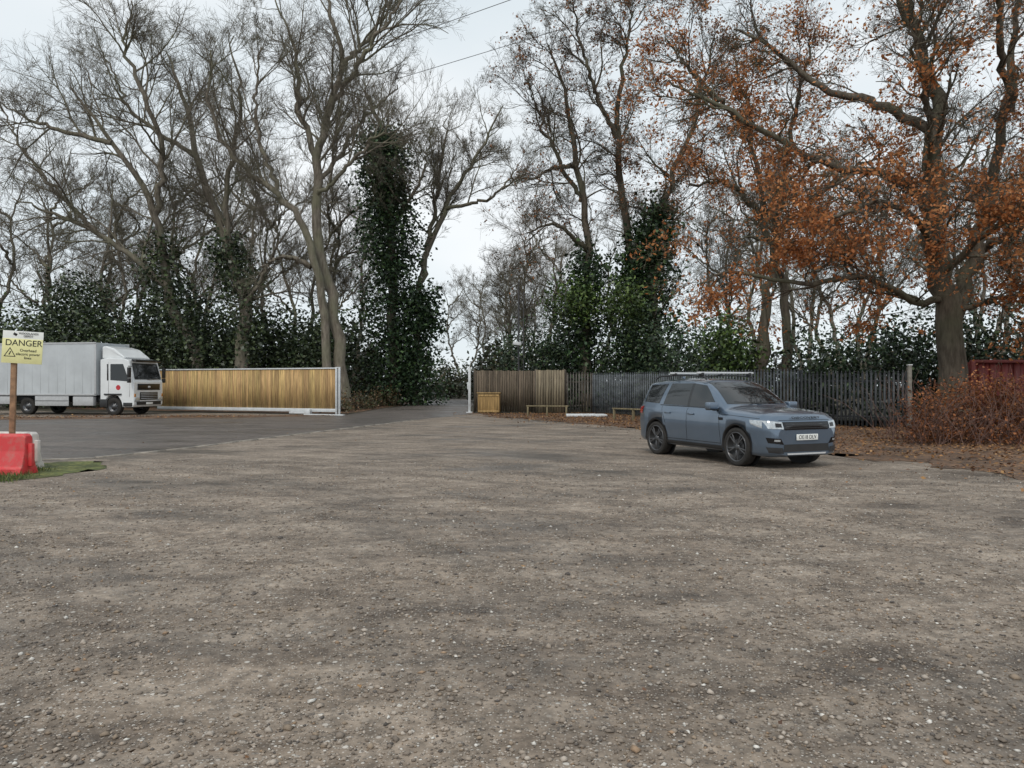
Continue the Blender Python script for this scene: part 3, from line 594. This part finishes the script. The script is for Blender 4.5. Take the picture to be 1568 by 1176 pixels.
# ------------------------------------------------------------------ barriers
def barrier(name,loc,rz,mat,L=1.9,h=.72):
    e=empty(name,loc,rz)
    prof=[(-.24,0),(-.24,.12),(-.2,.16),(-.13,.42),(-.11,h-.04),(-.08,h),(.08,h),(.11,h-.04),(.13,.42),(.2,.16),(.24,.12),(.24,0)]
    bm=bmesh.new(); xs=[0,.04,.08]; 
    n=14
    for i in range(n+1): xs.append(.08+(L-.16)*i/n)
    xs+= [L-.04,L]; xs=sorted(set(xs)); rings=[]
    for i,x in enumerate(xs):
        rib=1.0 if (i//2)%2 else .88
        sc=.86 if x in (0,L) else rib
        rings.append([bm.verts.new((x,y*sc if z>.1 else y,z*(1 if sc>.87 else .95))) for y,z in prof])
    for A,B in zip(rings[:-1],rings[1:]):
        for k in range(len(prof)-1): bm.faces.new((A[k],B[k],B[k+1],A[k+1]))
    bm.faces.new(rings[0]); bm.faces.new(rings[-1][::-1]); bmesh.ops.recalc_face_normals(bm,faces=bm.faces)
    me=bpy.data.meshes.new("body"); bm.to_mesh(me); bm.free(); o=link("body",me,e,[mat]); m_=o.modifiers.new("b","BEVEL"); m_.width=.012; m_.segments=2
    for x in(.5,1.35): bbox("fork_slot",(x,-.235,.06),(.11,.02,.045),M_txt,e,.005)
    lathe("filler_cap",[(0,.03),(.05,.03),(.055,0),(.055,-.02)],mat,e,16,(L*.5,0,h)).rotation_euler=(math.pi/2,0,0)
    bbox("end_lug",(L+.03,0,.35),(.05,.04,.2),mat,e,.01); return e
def plastic(name,c):
    m,nt,b=newmat(name); v=objco(nt); n=noise(nt,v,5,5,.7)
    nt.links.new(mix(nt,ramp(nt,n,[(.48,0),(.75,.6)]),c,(.35,.25,.2)),b.inputs["Base Color"]); b.inputs["Roughness"].default_value=.5; return m
barrier("red_plastic_barrier",(-10.42,13.75,0),math.radians(-5),plastic("red_plastic",(.64,.05,.055)))
barrier("white_plastic_barrier",(-10.85,14.75,0),math.radians(-10),plastic("white_plastic",(.66,.62,.58)),1.95,.70)
# ------------------------------------------------------------------ CAR
car=empty("parked_car",(4.65,16.65,0),math.radians(-66.6))
xs=np.concatenate([np.linspace(2.30,2.0,14),np.linspace(1.96,-1.9,90),np.linspace(-1.93,-2.20,14)])
def prof(kx,ky,sm=3):
    kx=np.array(kx,float);ky=np.array(ky,float); xx=np.linspace(2.30,-2.20,700); y=np.interp(xx,kx[::-1],ky[::-1])
    w_=int(sm*5)|1; yp=np.pad(y,w_//2,mode='edge'); y=np.convolve(yp,np.ones(w_)/w_,'valid'); return np.interp(xs,xx[::-1],y[::-1])
Wd=prof([2.30,2.24,2.15,2.0,1.8,1.42,.8,-.8,-1.35,-1.8,-2.03,-2.13,-2.20],[.66,.80,.865,.915,.94,.95,.935,.935,.95,.935,.895,.82,.70],2)
Zt=prof([2.30,2.27,2.2,2.05,1.7,1.3,1.08,1.02,.8,.55,.32,.13,-.2,-.8,-1.4,-1.88,-1.95,-2.01,-2.09,-2.14,-2.20],[.82,.96,1.03,1.075,1.115,1.145,1.16,1.185,1.345,1.52,1.64,1.69,1.72,1.73,1.715,1.68,1.62,1.42,1.14,1.02,.66],2)
Zb=prof([2.30,2.2,2.0,1.4,-1.4,-1.9,-2.13,-2.20],[.27,.23,.22,.24,.25,.28,.33,.38],2)
Bt=prof([2.30,2.2,2.0,1.42,1.0,0,-1,-1.9,-2.08,-2.14,-2.20],[.72,.91,.985,1.035,1.055,1.08,1.105,1.13,1.08,.94,.58],2)
Wr=prof([2.30,2.15,2.0,1.7,1.1,.9,.34,0,-1.6,-1.93,-2.06,-2.20],[.54,.72,.80,.83,.83,.79,.69,.695,.665,.66,.72,.60],3)
rings=[]
for x,wv,zt,zb,bt,wr in zip(xs,Wd,Zt,Zb,Bt,Wr):
    ze=max(bt+.4*(zt-bt),zt-.075); wr=min(wr,wv-.07)
    wbelt=wv-.055
    pts=[(0,zb),(wv*.75,zb),(wv-.05,zb+.03),(wv-.02,zb+.10),(wv-.022,max(.48,zb+.12)),(wv,.70 if bt>.85 else bt-.12),(wv-.004,bt-.12+.01),(wv-.020,bt-.05),(wbelt,bt)]
    for f in(.15,.35,.6,.82,1.0):
        bulge=.02*math.sin(math.pi*f)*min(1,(zt-bt)/.4); pts.append((wbelt+(wr-wbelt)*f+bulge,bt+(ze-bt)*f))
    g=zt-ze
    for f in(.94,.84,.6,.3,0): pts.append((wr*f, ze+g*(1-f**3.8) if f>0 else zt))
    rings.append(pts)
Rg=np.array(rings); n,k,_=Rg.shape
Vr=np.stack([np.repeat(xs[:,None],k,1),Rg[:,:,0],Rg[:,:,1]],-1); Vl=Vr[:,1:-1].copy()[:,::-1]; Vl[:,:,1]*=-1
full=np.concatenate([Vr,Vl],axis=1); m_=full.shape[1]
idx=np.arange(n*m_).reshape(n,m_); nx=np.roll(idx,-1,1)
Fq=np.stack([idx[:-1],idx[1:],nx[1:],nx[:-1]],-1).reshape(-1,4).tolist()
bm=bmesh.new(); vs=[bm.verts.new(v) for v in full.reshape(-1,3)]
for f in Fq: bm.faces.new([vs[i] for i in f])
bm.faces.new([vs[i] for i in idx[0]]); bm.faces.new([vs[i] for i in idx[-1][::-1]])
bmesh.ops.recalc_face_normals(bm,faces=bm.faces)
for f in bm.faces: f.smooth=len(f.verts)==4
bvh=BVHTree.FromBMesh(bm)
me=bpy.data.meshes.new("body"); bm.to_mesh(me); bm.free()
m,nt,b=newmat("car_paint"); nv=noise(nt,objco(nt),1.3,3); nt.links.new(ramp(nt,nv,[(.3,(.115,.158,.215)),(.7,(.135,.18,.24))]),b.inputs["Base Color"])
b.inputs["Metallic"].default_value=.65; b.inputs["Roughness"].default_value=.28; b.inputs["Coat Weight"].default_value=1; b.inputs["Coat Roughness"].default_value=.02
M_paint=m
M_glass=simple("car_glass",(.010,.013,.015),.02,0,.1,2,0,spec=.6); M_glass.node_tree.nodes["Principled BSDF"].inputs["Coat Weight"].default_value=.2
M_blk=simple("black_plastic",(.022,.022,.023),.45); M_gblk=simple("gloss_black",(.01,.01,.011),.12)
M_tyre=simple("tyre_rubber",(.024,.022,.02),.85,var=.3,scale=12); M_rim=simple("alloy_rim",(.11,.112,.118),.3,.6,.1)
M_silver=simple("satin_silver",(.62,.63,.64),.35,.2,.05); M_chr=simple("headlamp_lens",(.50,.53,.55),.08,.4,.3,14,coat=1)
M_tail=simple("tail_lamp",(.3,.01,.012),.15,coat=1); M_plate=simple("plate_white",(.82,.83,.80),.4,var=.02)
body=link("body",me,car,[M_paint])
cut=[]
for x in(1.42,-1.32):
    for s in(1,-1):
        bmc=bmesh.new(); bmesh.ops.create_cone(bmc,cap_ends=True,segments=56,radius1=.425,radius2=.425,depth=.5,matrix=Matrix.Translation((x,s*.92,.385))@Matrix.Rotation(math.pi/2,4,'X'))
        mc=bpy.data.meshes.new("c"); bmc.to_mesh(mc); bmc.free(); oc=bpy.data.objects.new("c",mc); COL.objects.link(oc); oc.parent=car; cut.append(oc)
        md=body.modifiers.new("w",'BOOLEAN'); md.object=oc; md.operation='DIFFERENCE'; md.solver='EXACT'
bpy.context.view_layer.update(); dg=bpy.context.evaluated_depsgraph_get()
nm=bpy.data.meshes.new_from_object(body.evaluated_get(dg)); body.modifiers.clear(); body.data=nm
for o in cut: bpy.data.objects.remove(o,do_unlink=True)
def patch(name,c4,ax,mat,nu=14,nv=8,off=.005,parent=car,bv=bvh):
    V=[];c=[Vector(q) for q in c4]
    for j in range(nv+1):
        for i in range(nu+1):
            u,v=i/nu,j/nv; p=(c[0]*(1-u)+c[1]*u)*(1-v)+(c[3]*(1-u)+c[2]*u)*v
            if ax=='R': o=Vector((p.x,-3,p.y)); d=Vector((0,1,0))
            elif ax=='L': o=Vector((p.x,3,p.y)); d=Vector((0,-1,0))
            elif ax=='F': o=Vector((5,p.x,p.y)); d=Vector((-1,0,0))
            elif ax=='B': o=Vector((-5,p.x,p.y)); d=Vector((1,0,0))
            else: o=Vector((p.x,p.y,5)); d=Vector((0,0,-1))
            h=bv.ray_cast(o,d)
            if h[0] is None: return None
            nn=h[1] if h[1].dot(d)<0 else -h[1]
            V.append(h[0]+nn*off)
    F=[(j*(nu+1)+i,j*(nu+1)+i+1,(j+1)*(nu+1)+i+1,(j+1)*(nu+1)+i) for j in range(nv) for i in range(nu)]
    me=arrmesh(name,[tuple(v) for v in V],F,smooth=True); return link(name,me,parent,[mat])
for s in 'RL':
    patch("front_door_glass",[(.80,1.115),(-.14,1.13),(-.14,1.61),(.24,1.57)],s,M_glass)
    patch("b_pillar_trim",[(-.14,1.125),(-.22,1.125),(-.22,1.615),(-.14,1.615)],s,M_gblk,4,8,.004)
    patch("rear_door_glass",[(-.22,1.133),(-1.10,1.15),(-1.0,1.61),(-.22,1.615)],s,M_glass)
    patch("quarter_glass",[(-1.26,1.16),(-1.86,1.19),(-1.82,1.57),(-1.14,1.60)],s,M_glass)
    patch("window_trim",[(.84,1.095),(-1.2,1.125),(-1.2,1.14),(.82,1.112)],s,M_gblk,24,1,.007)
    patch("sill_cladding",[(1.0,.27),(-.92,.27),(-.92,.37),(1.0,.37)],s,M_blk,16,3,.006)
    for q in ([(.93,.40),(.94,.40),(.90,1.06),(.89,1.06)],[(-.175,.40),(-.185,.40),(-.185,1.09),(-.175,1.09)],[(-.95,.74),(-.96,.74),(-1.12,1.1),(-1.11,1.1)]): patch("door_line",q,s,M_gblk,1,12,.002)
    patch("sill_line",[(.93,.41),(-.9,.41),(-.9,.419),(.93,.419)],s,M_gblk,14,1,.002)
    patch("bonnet_line",[(2.02,.945),(1.05,.995),(1.05,1.003),(2.02,.953)],s,M_gblk,16,1,.002)
    patch("side_vent",[(1.03,.88),(.90,.88),(.88,.935),(1.03,.935)],s,M_gblk,3,3,.006)
    patch("tail_lamp_side",[(-1.88,.93),(-2.10,.93),(-2.08,1.07),(-1.82,1.09)],s,M_tail,6,5,.008)
    patch("headlamp_side",[(2.10,.77),(1.84,.84),(1.80,.92),(2.08,.915)],s,M_chr,6,4,.008)
    y=-1 if s=='R' else 1
    for ax in(1.42,-1.32):
        V=[];F=[];K=30
        for i in range(K+1):
            a=math.pi*(-.05+1.10*i/K)
            for r0 in(.418,.440):
                px,pz=ax+r0*math.cos(a),.385+r0*math.sin(a); h=bvh.ray_cast(Vector((px,y*3,max(pz,.30))),Vector((0,-y,0)))
                yy=h[0].y if h[0] else y*.93
                V.append((px,yy+y*.006,max(pz,.27)))
            V.append((ax+.42*math.cos(a),y*.70,.385+.42*math.sin(a)))
        for i in range(K): F+= [(3*i,3*i+1,3*i+4,3*i+3),(3*i+2,3*i,3*i+3,3*i+5)]
        link("wheel_arch",arrmesh("wheel_arch",V,F,smooth=False),car,[M_blk])
        lathe("arch_liner",[(.0,0),(.424,0)],M_blk,car,30,(ax,y*.66,.385))
        wh=empty("wheel",(ax,y*.825,.378)); wh.parent=car; wh.rotation_euler=(0,.3,0 if y>0 else math.pi); wh.scale=(1.03,1,1.03)
        lathe("tyre",[(.275,-.10),(.30,-.118),(.345,-.115),(.362,-.09),(.367,-.04),(.367,.04),(.362,.09),(.345,.112),(.30,.115),(.278,.10)],M_tyre,wh,48)
        lathe("rim_barrel",[(.278,.10),(.272,.108),(.262,.10),(.255,.03),(.1,.02),(0,.02)],M_blk,wh,40)
        lathe("rim_lip",[(.284,.103),(.278,.114),(.262,.109),(.256,.09)],M_rim,wh,40)
        lathe("hub",[(.065,.05),(.06,.092),(.03,.1),(0,.1)],M_rim,wh,20)
        lathe("brake_disc",[(.15,.035),(.0,.036)],M_rim,wh,24)
        for q in range(5):
            for dd in(-.17,.17):
                a=q*2*math.pi/5+dd; bbox("spoke",(.162*math.cos(a-dd*.3),.088,.162*math.sin(a-dd*.3)),(.104,.014,.013),M_rim,wh,.005,ry=-a)
    mr=empty("mirror",(.80,y*1.0,1.13)); mr.parent=car
    o=bbox("mirror_shell",(0,y*.03,.03),(.085,.12,.075),M_paint,mr,.035); o.modifiers["b"].segments=4
    bbox("mirror_base",(-.0,-y*.09,-.05),(.04,.08,.02),M_blk,mr,.01); bbox("mirror_lower",(0,y*.03,-.035),(.07,.1,.02),M_blk,mr,.012)
    for hx in(-.02,-.86): bbox("door_handle",(hx,y*.948,.97),(.10,.014,.016),M_paint,car,.008)
    rl=[(.12,1.70),(.03,1.755),(-.4,1.79),(-1.0,1.795),(-1.6,1.77),(-1.74,1.71)]
    tube_obj("roof_rail",[(x,y*.63,z) for x,z in rl],.018,M_blk,car)
for x in(-.05,-1.02):
    bbox("roof_bar",(x,0,1.84),(.04,.74,.02),M_silver,car,.008)
    for y in(.63,-.63): bbox("bar_foot",(x,y,1.81),(.055,.035,.035),M_blk,car,.01)
patch("windscreen",[(-.74,1.195),(.74,1.195),(.62,1.63),(-.62,1.63)],'F',M_glass,20,10,.004)
patch("rear_window",[(-.58,1.2),(.58,1.2),(.53,1.54),(-.53,1.54)],'B',M_glass,12,8,.004)
patch("grille",[(-.53,.74),(.53,.74),(.56,.885),(-.56,.885)],'F',M_gblk,20,4,.010)
for i in range(3): patch("grille_bar",[(-.51,.77+i*.036),(.51,.77+i*.036),(.51,.777+i*.036),(-.51,.777+i*.036)],'F',M_rim,18,1,.015)
for s in(-1,1):
    patch("headlamp",[(s*.56,.755),(s*.83,.765),(s*.875,.91),(s*.565,.885)],'F',M_chr,10,6,.011)
    patch("headlamp_inner",[(s*.59,.785),(s*.71,.79),(s*.71,.865),(s*.59,.855)],'F',M_gblk,5,4,.014)
    patch("fog_recess",[(s*.55,.47),(s*.82,.50),(s*.85,.60),(s*.62,.58)],'F',M_gblk,6,4,.007)
    patch("fog_lamp",[(s*.64,.525),(s*.74,.53),(s*.74,.565),(s*.64,.56)],'F',M_chr,5,4,.012)
    patch("front_corner_trim",[(s*.55,.30),(s*.81,.32),(s*.84,.42),(s*.58,.41)],'F',M_blk,6,4,.008)
    patch("tail_lamp",[(s*.5,.95),(s*.78,.93),(s*.76,1.06),(s*.5,1.06)],'B',M_tail,6,4,.008)
patch("lower_intake",[(-.56,.33),(.56,.33),(.54,.47),(-.54,.47)],'F',M_blk,20,4,.008)
patch("skid_plate",[(-.46,.275),(.46,.275),(.48,.305),(-.48,.305)],'F',M_silver,16,3,.012)
patch("bonnet_gap",[(-.62,.915),(.62,.915),(.62,.923),(-.62,.923)],'F',M_gblk,18,1,.003)
bbox("number_plate",(2.322,0,.60),(.008,.26,.056),M_plate,car,.003)
text("plate_text","OE18 DLV",.105,(2.333,0,.60),(math.pi/2,0,math.pi/2),car,M_txt,.001,sx=.93)
text("bonnet_letters","DISCOVERY",.06,(2.283,0,.965),(math.radians(62),0,math.pi/2),car,M_gblk,.003,sx=2.2)
bbox("wiper",(1.02,.25,1.23),(.012,.30,.008),M_blk,car,.003,rx=.06); bbox("wiper_2",(1.02,-.4,1.23),(.012,.24,.008),M_blk,car,.003,rx=-.05)
bbox("roof_fin",(-1.55,0,1.74),(.06,.012,.035),M_paint,car,.01)
bbox("underbody",(0,0,.28),(1.9,.62,.05),M_blk,car,.02)
# ------------------------------------------------------------------ TRUCK
tr=empty("box_lorry",(-18.97,40.18,0),math.radians(-11))
M_cab=simple("white_cab_paint",(.74,.76,.77),.3,0,.05,2,coat=.6); M_box=simple("grey_box_panel",(.50,.53,.55),.5,0,.10,1.2); M_skirt=simple("skirt_grey",(.45,.46,.47),.5,var=.1)
prism("cab",[(-1.95,.75),(-1.95,2.85),(-1.6,2.93),(-.55,2.90),(-.30,2.78),(-.03,1.78),(0,1.70),(.0,.55),(-.08,.42),(-.65,.42),(-.74,.72),(-.92,.98),(-1.2,1.06),(-1.48,.98),(-1.66,.75)],-1.15,1.15,M_cab,tr,.05,3)
prism("roof_deflector",[(-1.95,2.90),(-1.95,3.52),(-1.75,3.56),(-1.25,3.42),(-.62,2.95),(-.7,2.90)],-1.02,1.02,M_cab,tr,.08,3)
prism("box_body",[(-8.9,1.02),(-8.9,3.72),(-2.12,3.72),(-2.12,1.02)],-1.24,1.24,M_box,tr,.02,2)
for z in(3.70,1.05): 
    for y in(-1,1): bbox("box_rail",(-5.5,y*1.245,z),(3.4,.014,.045),M_skirt,tr,.004)
for y in(-1,1):
    for x in(-2.15,-8.87): bbox("box_corner",(x,y*1.243,2.37),(.05,.016,1.34),M_skirt,tr,.004)
    bbox("side_skirt",(-4.75,y*1.2,.73),(1.0,.02,.26),M_skirt,tr,.01); bbox("skirt_line",(-4.75,y*1.225,.73),(.98,.006,.012),M_blk,tr,0)
    bbox("battery_box",(-2.9,y*1.1,.72),(.6,.12,.24),M_skirt,tr,.03)
    bbox("rear_skirt",(-7.9,y*1.2,.75),(.75,.02,.2),M_skirt,tr,.01)
for i in range(13): bbox("panel_seam",(-8.4+i*.5,-1.2415,2.37),(.005,.0025,1.28),M_box,tr,0)
for y in (-.45,.45): bbox("chassis_rail",(-4.8,y,.85),(4.0,.05,.14),M_blk,tr,.01)
bbox("chassis_block",(-5.2,0,.8),(3.2,.9,.14),M_blk,tr,.02)
M_amb=simple("amber",(.5,.2,.03),.3)
for y in(-1,1):
    prism("side_window",[(-1.35,1.80),(-1.35,2.62),(-.62,2.62),(-.36,1.95),(-.40,1.74)],y*1.153-.006,y*1.153+.006,M_glass,tr,0)
    bbox("door_seam",(-1.46,y*1.152,1.9),(.008,.006,.85),M_skirt,tr,0); bbox("door_seam",(-.25,y*1.152,1.35),(.008,.006,.4),M_skirt,tr,0)
    bbox("step",(-.35,y*1.12,.55),(.26,.06,.1),M_blk,tr,.02); bbox("step_upper",(-1.72,y*1.1,.62),(.22,.1,.2),M_blk,tr,.02)
    bbox("mirror_arm",(-.12,y*1.27,2.5),(.02,.14,.02),M_blk,tr,.005); bbox("mirror",(-.10,y*1.38,2.18),(.06,.1,.27),M_blk,tr,.03); bbox("mirror_low",(-.10,y*1.38,1.78),(.06,.1,.12),M_blk,tr,.03)
    bbox("mudguard",(-1.2,y*1.12,1.07),(.5,.09,.04),M_blk,tr,.02)
    bbox("headlamp",(.012,y*.92,.80),(.02,.2,.11),M_chr,tr,.02); bbox("indicator",(.012,y*1.08,1.02),(.02,.05,.08),M_amb,tr,.01)
    bbox("window_frame",(-1.5,y*1.153,2.2),(.05,.004,.42),M_blk,tr,0)
    for x in(-1.2,-6.3):
        wh=empty("wheel",(x,y*1.0,.45)); wh.parent=tr; wh.rotation_euler=(0,0,0 if y>0 else math.pi)
        lathe("tyre",[(.27,-.13),(.34,-.145),(.42,-.135),(.45,-.11),(.45,.11),(.42,.135),(.34,.145),(.27,.13)],M_tyre,wh,40)
        lathe("rim",[(.27,.13),(.25,.12),(.22,.04),(.13,.05),(.11,.13),(0,.14)],M_rim,wh,30)
        for q in range(8): bbox("nut",(.17*math.cos(q*.785),.055,.17*math.sin(q*.785)),(.018,.02,.018),M_blk,wh,0)
def fq(name,pts,mat,off):
    V=[(x+off,y,z) for x,y,z in pts]; me=arrmesh(name,V,[(0,1,2,3)]); return link(name,me,tr,[mat])
fq("windscreen",[(-.045,-1.04,1.84),(-.045,1.04,1.84),(-.262,.98,2.66),(-.262,-.98,2.66)],M_glass,.02)
bbox("sun_visor",(-.13,0,2.80),(.12,1.02,.05),M_gblk,tr,.02,ry=.25)
bbox("grille_upper",(.012,0,1.45),(.016,.88,.16),M_gblk,tr,.01); bbox("grille_lower",(.012,0,.98),(.016,.70,.2),M_gblk,tr,.01)
for i in range(4): bbox("grille_bar",(.03,0,.85+i*.09),(.008,.66,.012),M_skirt,tr,0)
bbox("bumper_grille",(.02,0,.62),(.016,.95,.09),M_blk,tr,.01); bbox("number_plate",(.045,0,.60),(.008,.26,.055),M_plate,tr,.002)
bbox("emblem",(.03,0,1.45),(.01,.09,.05),M_silver,tr,.01)
lathe("door_logo",[(0,0),(.13,0)],simple("logo_red",(.5,.03,.04),.5),tr,24,(-.9,-1.1535,1.42)); 
bbox("wiper",(.0,.3,1.86),(.01,.4,.012),M_blk,tr,0,rx=.06)
